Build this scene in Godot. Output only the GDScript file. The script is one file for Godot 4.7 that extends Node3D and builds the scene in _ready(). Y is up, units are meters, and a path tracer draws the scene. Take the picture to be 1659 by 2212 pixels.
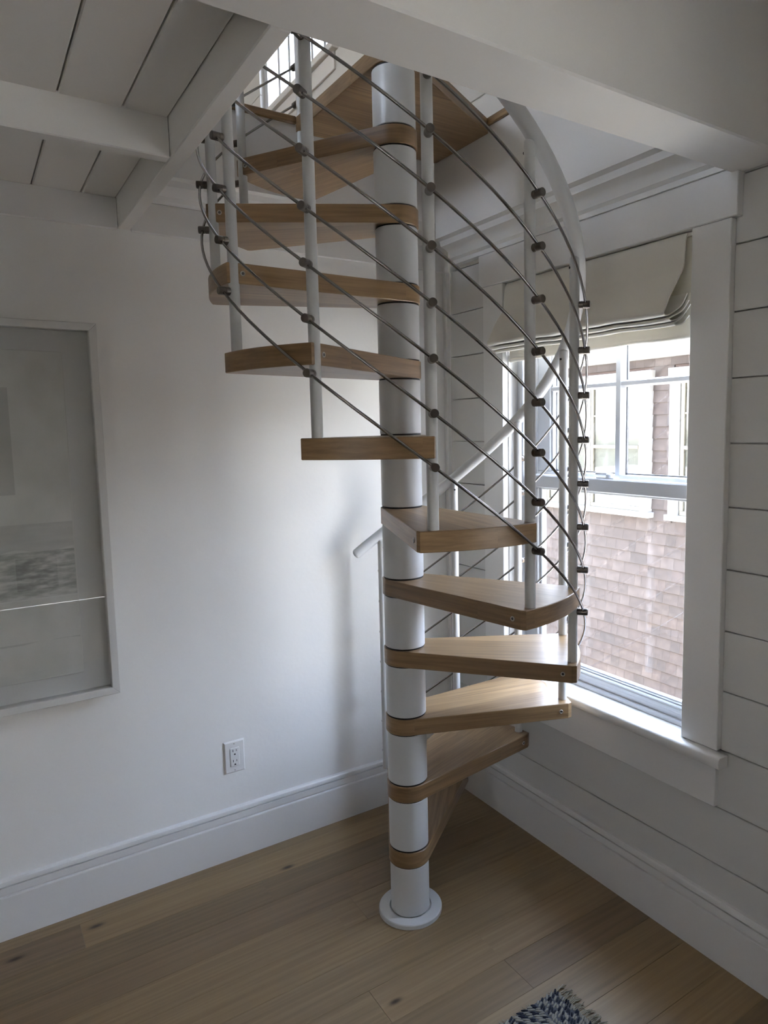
extends Node3D
# World: room corner at the origin; left (drywall) wall is the plane z = 0, right (shiplap) wall the plane x = 0; the room lies at x < 0, z > 0.

# ---------- stair measures ----------
const CX := -0.5967
const CZ := 0.5906
const RISER := 0.20984
const Y0 := 0.0109
const TT := 0.0488          # tread thickness
const R_OUT := 0.517
const R_POST := 0.499
const R_CABLE := 0.5285
const R_COL := 0.0600
const R_COLLAR := 0.0632
var M := {}
var names := {}

func _ready():
	# ---------- camera ----------
	var f := 1502.7
	var cam := Camera3D.new(); cam.name = "camera"; add_child(cam)
	var near := 0.05
	cam.position = Vector3(-1.66766, 1.49435, 2.32888)
	cam.basis = Basis.from_euler(Vector3(-0.106267, -0.585114, -0.0174536), EULER_ORDER_YXZ)
	cam.set_frustum(near * 2212.0 / f, Vector2(-88.3 / f, -17.4 / f) * near, near, 200.0)
	cam.current = true
	# ---------- sky and exposure ----------
	var env := Environment.new()
	var sm := ProceduralSkyMaterial.new()
	sm.sky_top_color = Color(0.78, 0.86, 1.0); sm.sky_horizon_color = Color(1.0, 0.985, 0.96); sm.sky_curve = 0.2
	sm.ground_horizon_color = Color(0.62, 0.62, 0.58); sm.ground_bottom_color = Color(0.35, 0.35, 0.33)
	sm.sky_energy_multiplier = 1.0
	var sky := Sky.new(); sky.sky_material = sm
	env.background_mode = Environment.BG_SKY; env.sky = sky
	env.background_energy_multiplier = 28.0
	env.ambient_light_source = Environment.AMBIENT_SOURCE_SKY
	env.tonemap_mode = Environment.TONE_MAPPER_LINEAR
	env.tonemap_exposure = 1.14
	env.sdfgi_enabled = true; env.ssao_enabled = true; env.ssil_enabled = true
	var we := WorldEnvironment.new(); we.name = "world_environment"; we.environment = env; add_child(we)
	# a high sun shining along the passage between the two houses
	var sun := DirectionalLight3D.new(); sun.name = "sun"; add_child(sun)
	sun.basis = Basis.looking_at(Vector3(0.04, -0.87, -0.49))
	sun.light_color = Color(1.0, 0.97, 0.92); sun.light_energy = 40.0; sun.light_angular_distance = 0.6; sun.shadow_enabled = true
	# ---------- scene ----------
	make_materials()
	build_floor()
	build_left_wall()
	build_right_wall()
	build_ceiling()
	build_other_walls()
	build_upper_floor()
	build_window()
	build_shade()
	build_outside()
	build_staircase()
	build_picture()
	build_outlet()
	build_rug()

# ======================================================================= helpers
class MB:
	var v := PackedVector3Array()
	var n := PackedVector3Array()
	var uv := PackedVector2Array()
	var ix := PackedInt32Array()
	var use_uv := false
	func vert(p: Vector3, nn: Vector3, t := Vector2.ZERO) -> int:
		v.append(p); n.append(nn); uv.append(t); return v.size() - 1
	func tri_i(a: int, b: int, c: int):
		var g := (v[b] - v[a]).cross(v[c] - v[a])
		if g.dot(n[a] + n[b] + n[c]) > 0.0: ix.append_array(PackedInt32Array([a, c, b]))
		else: ix.append_array(PackedInt32Array([a, b, c]))
	func quad(a: Vector3, b: Vector3, c: Vector3, d: Vector3, nn: Vector3):
		var g := (c - a).cross(d - b).normalized()
		if g.dot(nn) < 0.0: g = -g
		var i := vert(a, g); vert(b, g, Vector2(1, 0)); vert(c, g, Vector2(1, 1)); vert(d, g, Vector2(0, 1))
		tri_i(i, i + 1, i + 2); tri_i(i, i + 2, i + 3)
	func tri(a: Vector3, b: Vector3, c: Vector3, nn: Vector3):
		var g := (b - a).cross(c - a).normalized()
		if g.dot(nn) < 0.0: g = -g
		var i := vert(a, g); vert(b, g); vert(c, g); tri_i(i, i + 1, i + 2)
	func quad_s(a: Vector3, b: Vector3, c: Vector3, d: Vector3, na: Vector3, nb: Vector3, nc: Vector3, nd: Vector3):
		var i := vert(a, na); vert(b, nb); vert(c, nc); vert(d, nd)
		tri_i(i, i + 1, i + 2); tri_i(i, i + 2, i + 3)
	func box(lo: Vector3, hi: Vector3, b := 0.0):
		var c := (lo + hi) * 0.5
		var h := (hi - lo) * 0.5
		b = minf(b, minf(h.x, minf(h.y, h.z)) * 0.9)
		for ax in 3:
			var u := (ax + 1) % 3
			var w := (ax + 2) % 3
			for s in [-1.0, 1.0]:
				var pts := []
				for q in [[-1.0, -1.0], [1.0, -1.0], [1.0, 1.0], [-1.0, 1.0]]:
					var p := Vector3.ZERO
					p[ax] = s * h[ax]; p[u] = q[0] * (h[u] - b); p[w] = q[1] * (h[w] - b)
					pts.append(c + p)
				var nn := Vector3.ZERO; nn[ax] = s
				quad(pts[0], pts[1], pts[2], pts[3], nn)
			if b > 0.0:
				for su in [-1.0, 1.0]:
					for sw in [-1.0, 1.0]:
						var e := []
						for k in [[-1.0, 0], [1.0, 0], [1.0, 1], [-1.0, 1]]:
							var p := Vector3.ZERO
							p[ax] = k[0] * (h[ax] - b)
							p[u] = su * (h[u] - (0.0 if k[1] == 0 else b)); p[w] = sw * (h[w] - (b if k[1] == 0 else 0.0))
							e.append(c + p)
						var nn := Vector3.ZERO; nn[u] = su; nn[w] = sw
						quad(e[0], e[1], e[2], e[3], nn)
		if b > 0.0:
			for sx in [-1.0, 1.0]:
				for sy in [-1.0, 1.0]:
					for sz in [-1.0, 1.0]:
						var s := Vector3(sx, sy, sz)
						tri(c + s * (h - Vector3(0, b, b)), c + s * (h - Vector3(b, 0, b)), c + s * (h - Vector3(b, b, 0)), s)
	# polygon (any order) in the plane of ax, ay, pushed along az by depth, edges chamfered by b
	func prism(poly: PackedVector2Array, o: Vector3, ax: Vector3, ay: Vector3, depth: float, az: Vector3, b := 0.0, smooth := 0.0):
		if Geometry2D.is_polygon_clockwise(poly): poly.reverse()
		var m := poly.size()
		var en := PackedVector2Array()
		for i in m:
			var d := (poly[(i + 1) % m] - poly[i]).normalized()
			en.append(Vector2(d.y, -d.x))
		var inn := PackedVector2Array()
		for i in m:
			var na := en[(i + m - 1) % m]
			var nb := en[i]
			var bis := (na + nb).normalized()
			inn.append(poly[i] - bis * b / maxf(bis.dot(nb), 0.35))
		var P := func(q: Vector2, t: float) -> Vector3: return o + ax * q.x + ay * q.y + az * t
		var D := func(q: Vector2) -> Vector3: return (ax * q.x + ay * q.y).normalized()
		for i in m:
			var j := (i + 1) % m
			var n0: Vector2 = en[i]
			var n1: Vector2 = en[i]
			var pr := en[(i + m - 1) % m]
			var nx := en[j]
			if smooth > 0.0 and en[i].dot(pr) > cos(smooth): n0 = (en[i] + pr).normalized()
			if smooth > 0.0 and en[i].dot(nx) > cos(smooth): n1 = (en[i] + nx).normalized()
			quad_s(P.call(poly[i], b), P.call(poly[j], b), P.call(poly[j], depth - b), P.call(poly[i], depth - b), D.call(n0), D.call(n1), D.call(n1), D.call(n0))
			if b > 0.0:
				quad(P.call(poly[i], b), P.call(poly[j], b), P.call(inn[j], 0.0), P.call(inn[i], 0.0), D.call(en[i]) - az)
				quad(P.call(poly[i], depth - b), P.call(poly[j], depth - b), P.call(inn[j], depth), P.call(inn[i], depth), D.call(en[i]) + az)
		var t := Geometry2D.triangulate_polygon(inn)
		for k in range(0, t.size(), 3):
			tri(P.call(inn[t[k]], 0.0), P.call(inn[t[k + 1]], 0.0), P.call(inn[t[k + 2]], 0.0), -az)
			tri(P.call(inn[t[k]], depth), P.call(inn[t[k + 1]], depth), P.call(inn[t[k + 2]], depth), az)
	func tube(path: PackedVector3Array, r: float, sides := 10, round_end := false):
		var m := path.size()
		var up := Vector3.UP
		var rings := []
		for i in m:
			var d := (path[mini(i + 1, m - 1)] - path[maxi(i - 1, 0)]).normalized()
			if absf(d.dot(up)) > 0.95 and i == 0: up = Vector3.RIGHT
			var a := up.cross(d).normalized()
			var c := d.cross(a).normalized()
			up = c
			rings.append([path[i], a, c, d, r])
		if round_end:
			var first: Array = rings[0]
			var last: Array = rings[m - 1]
			for k in [1, 2, 3]:
				var an: float = k * PI / 6.0
				rings.push_front([first[0] - first[3] * r * 0.6 * sin(an), first[1], first[2], first[3], r * cos(an)])
				rings.push_back([last[0] + last[3] * r * 0.6 * sin(an), last[1], last[2], last[3], r * cos(an)])
		for i in rings.size() - 1:
			var p: Array = rings[i]
			var q: Array = rings[i + 1]
			for s in sides:
				var t0 := TAU * s / sides
				var t1 := TAU * (s + 1) / sides
				var n0: Vector3 = p[1] * cos(t0) + p[2] * sin(t0)
				var n1: Vector3 = p[1] * cos(t1) + p[2] * sin(t1)
				var m0: Vector3 = q[1] * cos(t0) + q[2] * sin(t0)
				var m1: Vector3 = q[1] * cos(t1) + q[2] * sin(t1)
				quad_s(p[0] + n0 * p[4], p[0] + n1 * p[4], q[0] + m1 * q[4], q[0] + m0 * q[4], n0, n1, m1, m0)
		for e in [[rings[0], -1.0], [rings[-1], 1.0]]:
			var p: Array = e[0]
			for s in sides:
				var t0 := TAU * s / sides
				var t1 := TAU * (s + 1) / sides
				if p[4] > 1e-5:
					tri(p[0], p[0] + (p[1] * cos(t0) + p[2] * sin(t0)) * p[4], p[0] + (p[1] * cos(t1) + p[2] * sin(t1)) * p[4], p[3] * e[1])
	# profile of (radius, height) turned about the axis ay through o
	func lathe(prof: Array, o: Vector3, ax: Vector3, ay: Vector3, sides := 32):
		var az := ax.cross(ay)
		for i in prof.size() - 1:
			var a: Vector2 = prof[i]
			var b: Vector2 = prof[i + 1]
			var sl := Vector2((b - a).y, -(b - a).x).normalized()
			for s in sides:
				var d0 := ax * cos(TAU * s / sides) + az * sin(TAU * s / sides)
				var d1 := ax * cos(TAU * (s + 1) / sides) + az * sin(TAU * (s + 1) / sides)
				var n0 := d0 * sl.x + ay * sl.y
				var n1 := d1 * sl.x + ay * sl.y
				quad_s(o + d0 * a.x + ay * a.y, o + d1 * a.x + ay * a.y, o + d1 * b.x + ay * b.y, o + d0 * b.x + ay * b.y, n0, n1, n1, n0)
	func surface(am: ArrayMesh, mat: Material):
		var arr := []; arr.resize(Mesh.ARRAY_MAX)
		arr[Mesh.ARRAY_VERTEX] = v; arr[Mesh.ARRAY_NORMAL] = n; arr[Mesh.ARRAY_INDEX] = ix
		if use_uv: arr[Mesh.ARRAY_TEX_UV] = uv
		am.add_surface_from_arrays(Mesh.PRIMITIVE_TRIANGLES, arr)
		am.surface_set_material(am.get_surface_count() - 1, mat)
	func mesh(mat: Material) -> ArrayMesh:
		var am := ArrayMesh.new(); surface(am, mat); return am

func numbered(called: String) -> String:
	if not names.has(called):
		names[called] = 0
		return called
	names[called] += 1
	return "%s_%03d" % [called, names[called]]

func put(mesh: Mesh, called: String, parent: Node = null, at := Vector3.ZERO) -> MeshInstance3D:
	var o := MeshInstance3D.new(); o.mesh = mesh; o.position = at
	o.cast_shadow = GeometryInstance3D.SHADOW_CASTING_SETTING_ON
	if parent == null:
		o.name = numbered(called); add_child(o, true)
	else:
		o.name = called; parent.add_child(o, true)
	return o

func obj(mb: MB, called: String, mat: Material, parent: Node = null, at := Vector3.ZERO) -> MeshInstance3D:
	return put(mb.mesh(mat), called, parent, at)

func bx(lo: Vector3, hi: Vector3, called: String, mat: Material, parent: Node = null, bev := 0.0) -> MeshInstance3D:
	var mb := MB.new(); mb.box(lo, hi, bev); return obj(mb, called, mat, parent)

func thing(called: String, label: String, category: String, at := Vector3.ZERO) -> Node3D:
	var o := Node3D.new(); o.name = numbered(called); add_child(o, true); o.position = at
	o.set_meta("label", label); o.set_meta("category", category)
	return o

func structure(called: String, label: String, category: String) -> Node3D:
	var o := thing(called, label, category); o.set_meta("kind", "structure"); return o

func stuff(o: Node) -> Node:
	o.set_meta("kind", "stuff"); return o

# ======================================================================= materials
func plain(c: Color, rough := 0.5, metal := 0.0) -> StandardMaterial3D:
	var m := StandardMaterial3D.new(); m.albedo_color = c; m.roughness = rough; m.metallic = metal
	return m

func noise(sd: int, fr: float, oct := 4) -> FastNoiseLite:
	var nz := FastNoiseLite.new(); nz.seed = sd; nz.frequency = fr; nz.fractal_octaves = oct
	nz.noise_type = FastNoiseLite.TYPE_SIMPLEX_SMOOTH
	return nz

# wood picture: grain along u; `staves` tinted strips across v; knots where asked
func wood_image(sd: int, w: int, h: int, dark: Color, light: Color, staves: int, stave_amt: float, knots: int) -> ImageTexture:
	var im := Image.create(w, h, true, Image.FORMAT_RGB8)
	var n1 := noise(sd, 1.0, 4)
	var n2 := noise(sd + 7, 1.0, 3)
	var rng := RandomNumberGenerator.new(); rng.seed = sd
	var tint := []
	for s in maxi(staves, 1): tint.append(rng.randf_range(-1.0, 1.0))
	var kn := []
	for k in knots: kn.append([rng.randf() * w, rng.randf() * h, rng.randf_range(2.0, 5.0)])
	for y in h:
		var a := TAU * y / h
		var ca := cos(a)
		var sa := sin(a)
		var st := int(float(y) * staves / h) if staves > 0 else 0
		for x in w:
			var u := float(x) / w
			var so := st * 3.7 if staves > 0 else 0.0
			var g := n1.get_noise_3d(u * 3.0 + so, ca * 5.0 + so, sa * 5.0)          # broad figure
			var fn := n2.get_noise_3d(u * 14.0, ca * 60.0, sa * 60.0)               # fine grain
			var t := 0.5 + g * 0.5 + fn * 0.10
			if staves > 0: t += tint[st] * stave_amt
			var c := dark.lerp(light, clampf(t, 0.0, 1.0))
			for k in kn:
				var dx: float = (x - k[0]) / (k[2] * 2.4)
				var dy: float = (y - k[1]) / k[2]
				var q := dx * dx + dy * dy
				if q < 9.0:
					c = c.lerp(Color(0.13, 0.09, 0.06), 0.9 * exp(-q * 1.4))
			im.set_pixel(x, y, c)
	im.generate_mipmaps()
	return ImageTexture.create_from_image(im)

func wood(tex: Texture2D, rough: float, len_u: float, len_v: float, off: Vector3, tint := Color.WHITE) -> StandardMaterial3D:
	var m := StandardMaterial3D.new()
	m.albedo_texture = tex; m.albedo_color = tint; m.roughness = rough
	m.uv1_triplanar = true; m.uv1_triplanar_sharpness = 8.0
	m.uv1_scale = Vector3(1.0 / len_u, 1.0 / len_v, 1.0 / len_v); m.uv1_offset = off
	return m

func bumpy(m: StandardMaterial3D, sd: int, fr: float, size: float, amount: float) -> StandardMaterial3D:
	var t := NoiseTexture2D.new(); t.width = 512; t.height = 512; t.seamless = true; t.as_normal_map = true; t.bump_strength = 4.0
	t.noise = noise(sd, fr, 4)
	m.normal_enabled = true; m.normal_texture = t; m.normal_scale = amount
	m.uv1_triplanar = true; m.uv1_world_triplanar = true; m.uv1_scale = Vector3.ONE / size
	return m

func mottled(c: Color, spread: float, sd: int, size: float, rough: float) -> StandardMaterial3D:
	var t := NoiseTexture2D.new(); t.width = 512; t.height = 512; t.seamless = true
	t.noise = noise(sd, 0.02, 5)
	var gr := Gradient.new(); gr.set_color(0, c.darkened(spread)); gr.set_color(1, c.lightened(spread))
	t.color_ramp = gr
	var m := StandardMaterial3D.new(); m.albedo_texture = t; m.roughness = rough
	m.uv1_triplanar = true; m.uv1_world_triplanar = true; m.uv1_scale = Vector3.ONE / size
	return m

func make_materials():
	M.wall = bumpy(plain(Color(0.94, 0.935, 0.915), 0.62), 3, 0.05, 0.6, 0.04)
	M.taupe = plain(Color(0.68, 0.655, 0.62), 0.7)
	M.trim = bumpy(plain(Color(0.90, 0.895, 0.88), 0.38), 5, 0.03, 0.5, 0.03)
	M.ceil = bumpy(plain(Color(0.915, 0.905, 0.88), 0.6), 9, 0.04, 0.6, 0.03)
	M.ship = bumpy(plain(Color(0.84, 0.835, 0.815), 0.42), 11, 0.03, 0.5, 0.03)
	M.core = plain(Color(0.78, 0.765, 0.74), 0.9)
	M.gap = plain(Color(0.10, 0.095, 0.09), 0.9)
	M.metal_white = plain(Color(0.84, 0.845, 0.84), 0.28)
	M.post = bumpy(plain(Color(0.80, 0.80, 0.79), 0.35), 17, 0.05, 0.25, 0.08)
	M.rubber = plain(Color(0.03, 0.03, 0.03), 0.5)
	M.steel = plain(Color(0.55, 0.54, 0.53), 0.22, 1.0)
	M.clamp = plain(Color(0.42, 0.40, 0.38), 0.36, 1.0)
	M.screw = plain(Color(0.78, 0.77, 0.74), 0.4, 0.6)
	M.socket = plain(Color(0.20, 0.19, 0.18), 0.5)
	M.vinyl = plain(Color(0.79, 0.80, 0.81), 0.35)
	M.spacer = plain(Color(0.22, 0.23, 0.24), 0.45)
	M.glass = StandardMaterial3D.new(); M.glass.albedo_color = Color(0.10, 0.12, 0.115, 0.05); M.glass.roughness = 0.0
	M.glass.transparency = BaseMaterial3D.TRANSPARENCY_ALPHA
	M.fabric = bumpy(plain(Color(0.90, 0.885, 0.84), 0.9), 21, 0.25, 0.25, 0.25)
	M.fabric.backlight_enabled = true; M.fabric.backlight = Color(0.36, 0.34, 0.27)
	var fl := wood_image(101, 1024, 256, Color(0.45, 0.375, 0.285), Color(0.585, 0.505, 0.40), 0, 0.0, 8)
	var fl2 := wood_image(131, 1024, 256, Color(0.46, 0.38, 0.285), Color(0.57, 0.49, 0.385), 0, 0.0, 7)
	M.planks = []
	var rng := RandomNumberGenerator.new(); rng.seed = 5
	for i in 8:
		var k := rng.randf_range(0.88, 1.10)
		M.planks.append(wood(fl if i % 2 == 0 else fl2, 0.42, 2.1, 0.52, Vector3(rng.randf(), rng.randf(), rng.randf()), Color(k, k * rng.randf_range(0.985, 1.0), k * rng.randf_range(0.93, 0.98))))
	var tw := wood_image(211, 768, 256, Color(0.43, 0.34, 0.235), Color(0.63, 0.52, 0.38), 5, 0.30, 0)
	M.treads = []
	for i in 3:
		M.treads.append(wood(tw, 0.37, 0.9, 0.34, Vector3(0.31 * i, 0.2 * i, 0.27 * i + 0.1)))
	M.nosing = M.treads[0]

# ======================================================================= floor
func build_floor():
	var fl := structure("floor", "pale brown oak plank floor of the stair room", "floor")
	bx(Vector3(-4.7, -0.20, -0.1), Vector3(0.0, -0.016, 4.7), "subfloor", M.core, fl)
	var z := 0.002
	var row := 0
	var rng := RandomNumberGenerator.new(); rng.seed = 12
	var ws := [0.066, 0.122, 0.1225, 0.1225, 0.1225, 0.12, 0.1235, 0.1225, 0.1225]
	var firsts := [-1.9, -1.41, -2.3, -1.75, -1.007, -2.0, -1.3, -2.5, -0.65]
	while z < 4.68:
		var w: float = ws[row % ws.size()] if row > 0 else ws[0]
		if row >= ws.size(): w = 0.1225
		var z1 := minf(z + w, 4.69)
		var cuts := []
		var x := -4.69
		var joint: float = firsts[row] if row < firsts.size() else rng.randf_range(-2.8, -0.8)
		while joint > -4.5: joint -= 1.75
		joint += 1.75
		while joint < -0.25:
			cuts.append(joint); joint += 1.6 + rng.randf() * 0.5
		cuts.append(-0.003)
		for c in cuts:
			var mb := MB.new()
			mb.box(Vector3(0, -0.017, 0), Vector3(c - x - 0.0004, rng.randf_range(-0.0003, 0.0), z1 - z - 0.0004), 0.0006)
			obj(mb, "plank", M.planks[rng.randi() % 8], fl, Vector3(x, 0, z))
			x = c
		z = z1
		row += 1

# baseboard profile: (out from the wall, height)
func base_profile() -> PackedVector2Array:
	return PackedVector2Array([Vector2(0, 0), Vector2(0.019, 0), Vector2(0.019, 0.1315), Vector2(0.0180, 0.1335), Vector2(0.0115, 0.1345), Vector2(0.0115, 0.1368), Vector2(0.0152, 0.1400), Vector2(0.0152, 0.1612), Vector2(0.0065, 0.1622), Vector2(0.0065, 0.1650), Vector2(0.0148, 0.1658), Vector2(0.0150, 0.170), Vector2(0.0130, 0.178), Vector2(0.009, 0.1825), Vector2(0, 0.184)])

# ======================================================================= left wall
func build_left_wall():
	var w := structure("wall_left", "smooth off-white plaster wall left of the stair, holding the picture", "wall")
	bx(Vector3(-4.7, 0.0, -0.12), Vector3(0.0, 2.25, 0.0), "plaster", M.wall, w)
	var t := structure("trim_1", "flat white frieze board along the top of the left wall", "trim")
	bx(Vector3(-4.7, 2.112, 0.0), Vector3(-1.2245, 2.204, 0.012), "board", M.trim, t, 0.002)
	bx(Vector3(-1.1875, 2.112, 0.0), Vector3(0.0, 2.204, 0.012), "board", M.trim, t, 0.002)
	var b := structure("baseboard_left", "white moulded baseboard along the left wall", "baseboard")
	var mb := MB.new(); mb.prism(base_profile(), Vector3(-4.7, 0, 0), Vector3(0, 0, 1), Vector3.UP, 4.7, Vector3.RIGHT, 0.0, 0.45)
	obj(mb, "moulding", M.trim, b)
	var cb := structure("trim_2", "narrow white corner bead where the two walls meet", "trim")
	bx(Vector3(-0.022, 0.183, 0.0), Vector3(0.0, 2.112, 0.022), "bead", M.trim, cb, 0.003)

# ======================================================================= right wall
const WZ0 := 0.364    # window opening between the casings
const WZ1 := 1.140
const CZ0 := 0.252    # outer edges of the casings
const CZ1 := 1.254
const STOOL := 0.612
const HEAD := 2.011
func build_right_wall():
	var w := structure("wall_right", "white shiplap wall with the tall window", "wall")
	# core with a hole for the window
	for q in [[-0.12, 0.34, -2.0, 2.5], [1.165, 2.45, -2.0, 2.5], [3.05, 4.82, -2.0, 2.5], [2.45, 3.05, -2.0, 0.6], [2.45, 3.05, 1.9, 2.5], [0.34, 1.165, -2.0, 0.57], [0.34, 1.165, 2.03, 2.5]]:
		bx(Vector3(0.014, q[2], q[0]), Vector3(0.16, q[3], q[1]), "wall_core", M.core, w)
	var d := 0.16709
	var y := 1.61232 - 10 * d
	var z_cut := [0.022, CZ0 - 0.0, CZ1 + 0.0, 4.7]
	while y < 2.45:
		var lo := maxf(y + 0.0016, 0.0)
		var hi := minf(y + d - 0.0016, 2.44)
		if hi - lo > 0.01:
			var segs := [[z_cut[0], z_cut[1]], [z_cut[2], 2.45], [3.05, 4.7]]
			if hi < 0.615 or lo > 2.10: segs = [[0.022, 4.7]]
			if lo > 0.5 and hi < 0.63: segs = [[0.022, 2.45], [3.05, 4.7]]
			for s in segs:
				bx(Vector3(0.0, lo, s[0]), Vector3(0.0145, hi, s[1]), "shiplap_board", M.ship, w, 0.0014)
		y += d
	var w5 := structure("window_5", "second window further along the shiplap wall", "window")
	glazing(w5, 0, 0.09, [2.45, 3.05, 0.6, 1.9], 1, 2)
	var b := structure("baseboard_right", "white moulded baseboard under the window wall", "baseboard")
	var mb := MB.new(); mb.prism(base_profile(), Vector3(0, 0, 0.018), Vector3(-1, 0, 0), Vector3.UP, 4.68, Vector3(0, 0, 1), 0.0, 0.45)
	obj(mb, "moulding", M.trim, b)

# ======================================================================= ceiling and beams
func build_ceiling():
	var c := structure("ceiling", "white ceiling with plank coffers and beams around the stairwell", "ceiling")
	var xs := [-1.2245, -1.321, -1.448]
	while xs[-1] > -4.6: xs.append(xs[-1] - 0.127)
	for i in xs.size() - 1:
		bx(Vector3(maxf(xs[i + 1], -4.7) + 0.0018, 2.203, 0.0), Vector3(xs[i] - 0.0018, 2.219, 1.25), "ceiling_plank", M.ceil, c, 0.0025)
	bx(Vector3(-4.7, 2.219, -0.12), Vector3(-1.2245, 2.50, 1.25), "joist_box", M.core, c)
	bx(Vector3(-1.2245, 2.117, 0.0), Vector3(-1.1875, 2.50, 1.25), "beam", M.ceil, c, 0.0025)
	bx(Vector3(-4.7, 2.117, 1.25), Vector3(0.0, 2.50, 1.39), "beam", M.ceil, c, 0.004)
	bx(Vector3(-4.7, 2.117, 0.603), Vector3(-1.2245, 2.21, 0.641), "beam", M.ceil, c, 0.0025)
	bx(Vector3(-4.7, 2.425, 1.39), Vector3(0.0, 2.50, 4.7), "ceiling_panel", M.ceil, c)
	# crown and rim of the upper floor round the stairwell
	var t := structure("trim_3", "stepped white crown moulding and rim board round the stairwell", "trim")
	var pl := PackedVector2Array([Vector2(0, 2.204), Vector2(0.012, 2.204), Vector2(0.02, 2.212), Vector2(0.024, 2.226), Vector2(0.04, 2.238), Vector2(0.062, 2.246), Vector2(0.07, 2.262), Vector2(0.085, 2.268), Vector2(0.085, 2.504), Vector2(0, 2.504)])
	var mb := MB.new(); mb.prism(pl, Vector3(-1.1875, 0, 0), Vector3(0, 0, 1), Vector3.UP, 1.1875, Vector3.RIGHT, 0.0, 0.5)
	obj(mb, "rim_board", M.trim, t)
	var pr := PackedVector2Array([Vector2(0, 2.127), Vector2(0.03, 2.127), Vector2(0.03, 2.142), Vector2(0.042, 2.150), Vector2(0.05, 2.166), Vector2(0.066, 2.178), Vector2(0.088, 2.186), Vector2(0.094, 2.204), Vector2(0.112, 2.211), Vector2(0.112, 2.504), Vector2(0, 2.504)])
	var mb2 := MB.new(); mb2.prism(pr, Vector3(0, 0, 0.085), Vector3(-1, 0, 0), Vector3.UP, 1.165, Vector3(0, 0, 1), 0.0, 0.5)
	obj(mb2, "rim_board", M.trim, t)
	var n := structure("trim_4", "brown wood nosing strip along the upper floor edge", "trim")
	bx(Vector3(-1.1875, 2.504, 0.0), Vector3(-0.668, 2.5295, 0.094), "nosing", M.nosing, n, 0.003)
	bx(Vector3(-0.122, 2.504, 0.41), Vector3(0.0, 2.5295, 1.25), "nosing", M.nosing, n, 0.003)

# ======================================================================= rest of the shell
func wall_with_hole(w: Node3D, axis: int, plane0: float, plane1: float, a0: float, a1: float, y0: float, y1: float, h: Array, mat: Material):
	# axis 0: wall of constant x, running along z; axis 2: wall of constant z, running along x; h = [from, to, bottom, top]
	for q in [[a0, h[0], y0, y1], [h[1], a1, y0, y1], [h[0], h[1], y0, h[2]], [h[0], h[1], h[3], y1]]:
		if q[1] - q[0] < 0.001 or q[3] - q[2] < 0.001: continue
		if axis == 0: bx(Vector3(plane0, q[2], q[0]), Vector3(plane1, q[3], q[1]), "wall_panel", mat, w)
		else: bx(Vector3(q[0], q[2], plane0), Vector3(q[1], q[3], plane1), "wall_panel", mat, w)

func glazing(win: Node3D, axis: int, plane: float, h: Array, cols: int, rows: int):
	var fw := 0.05
	var B := func(a0: float, a1: float, b0: float, b1: float, d0: float, d1: float, called: String, mat: Material):
		if axis == 0: bx(Vector3(plane + d0, b0, a0), Vector3(plane + d1, b1, a1), called, mat, win, 0.002 if called != "pane" else 0.0)
		else: bx(Vector3(a0, b0, plane + d0), Vector3(a1, b1, plane + d1), called, mat, win, 0.002 if called != "pane" else 0.0)
	B.call(h[0], h[0] + fw, h[2], h[3], -0.03, 0.03, "frame", M.vinyl)
	B.call(h[1] - fw, h[1], h[2], h[3], -0.03, 0.03, "frame", M.vinyl)
	B.call(h[0] + fw, h[1] - fw, h[2], h[2] + fw, -0.03, 0.03, "frame", M.vinyl)
	B.call(h[0] + fw, h[1] - fw, h[3] - fw, h[3], -0.03, 0.03, "frame", M.vinyl)
	var gw: float = (h[1] - h[0] - 2 * fw) / cols
	var gh: float = (h[3] - h[2] - 2 * fw) / rows
	for i in range(1, cols): B.call(h[0] + fw + gw * i - 0.014, h[0] + fw + gw * i + 0.014, h[2] + fw, h[3] - fw, -0.018, 0.018, "muntin", M.vinyl)
	for j in range(1, rows): B.call(h[0] + fw, h[1] - fw, h[2] + fw + gh * j - 0.011, h[2] + fw + gh * j + 0.011, -0.015, 0.015, "muntin", M.vinyl)
	B.call(h[0] + fw, h[1] - fw, h[2] + fw, h[3] - fw, -0.003, 0.003, "pane", M.glass)

func build_other_walls():
	var wb := structure("wall_back", "plain taupe wall behind the viewer", "wall")
	bx(Vector3(-4.82, 0.0, 4.7), Vector3(0.16, 2.5, 4.82), "wall_panel", M.taupe, wb)
	var wf := structure("wall_far", "taupe wall across the room from the stair window", "wall")
	var hf := [3.1, 3.5, 0.9, 2.0]
	wall_with_hole(wf, 0, -4.82, -4.7, -0.12, 4.7, 0.0, 2.5, hf, M.taupe)
	var w3 := structure("window_2", "tall window across the room from the stair", "window")
	glazing(w3, 0, -4.76, hf, 1, 2)

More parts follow.
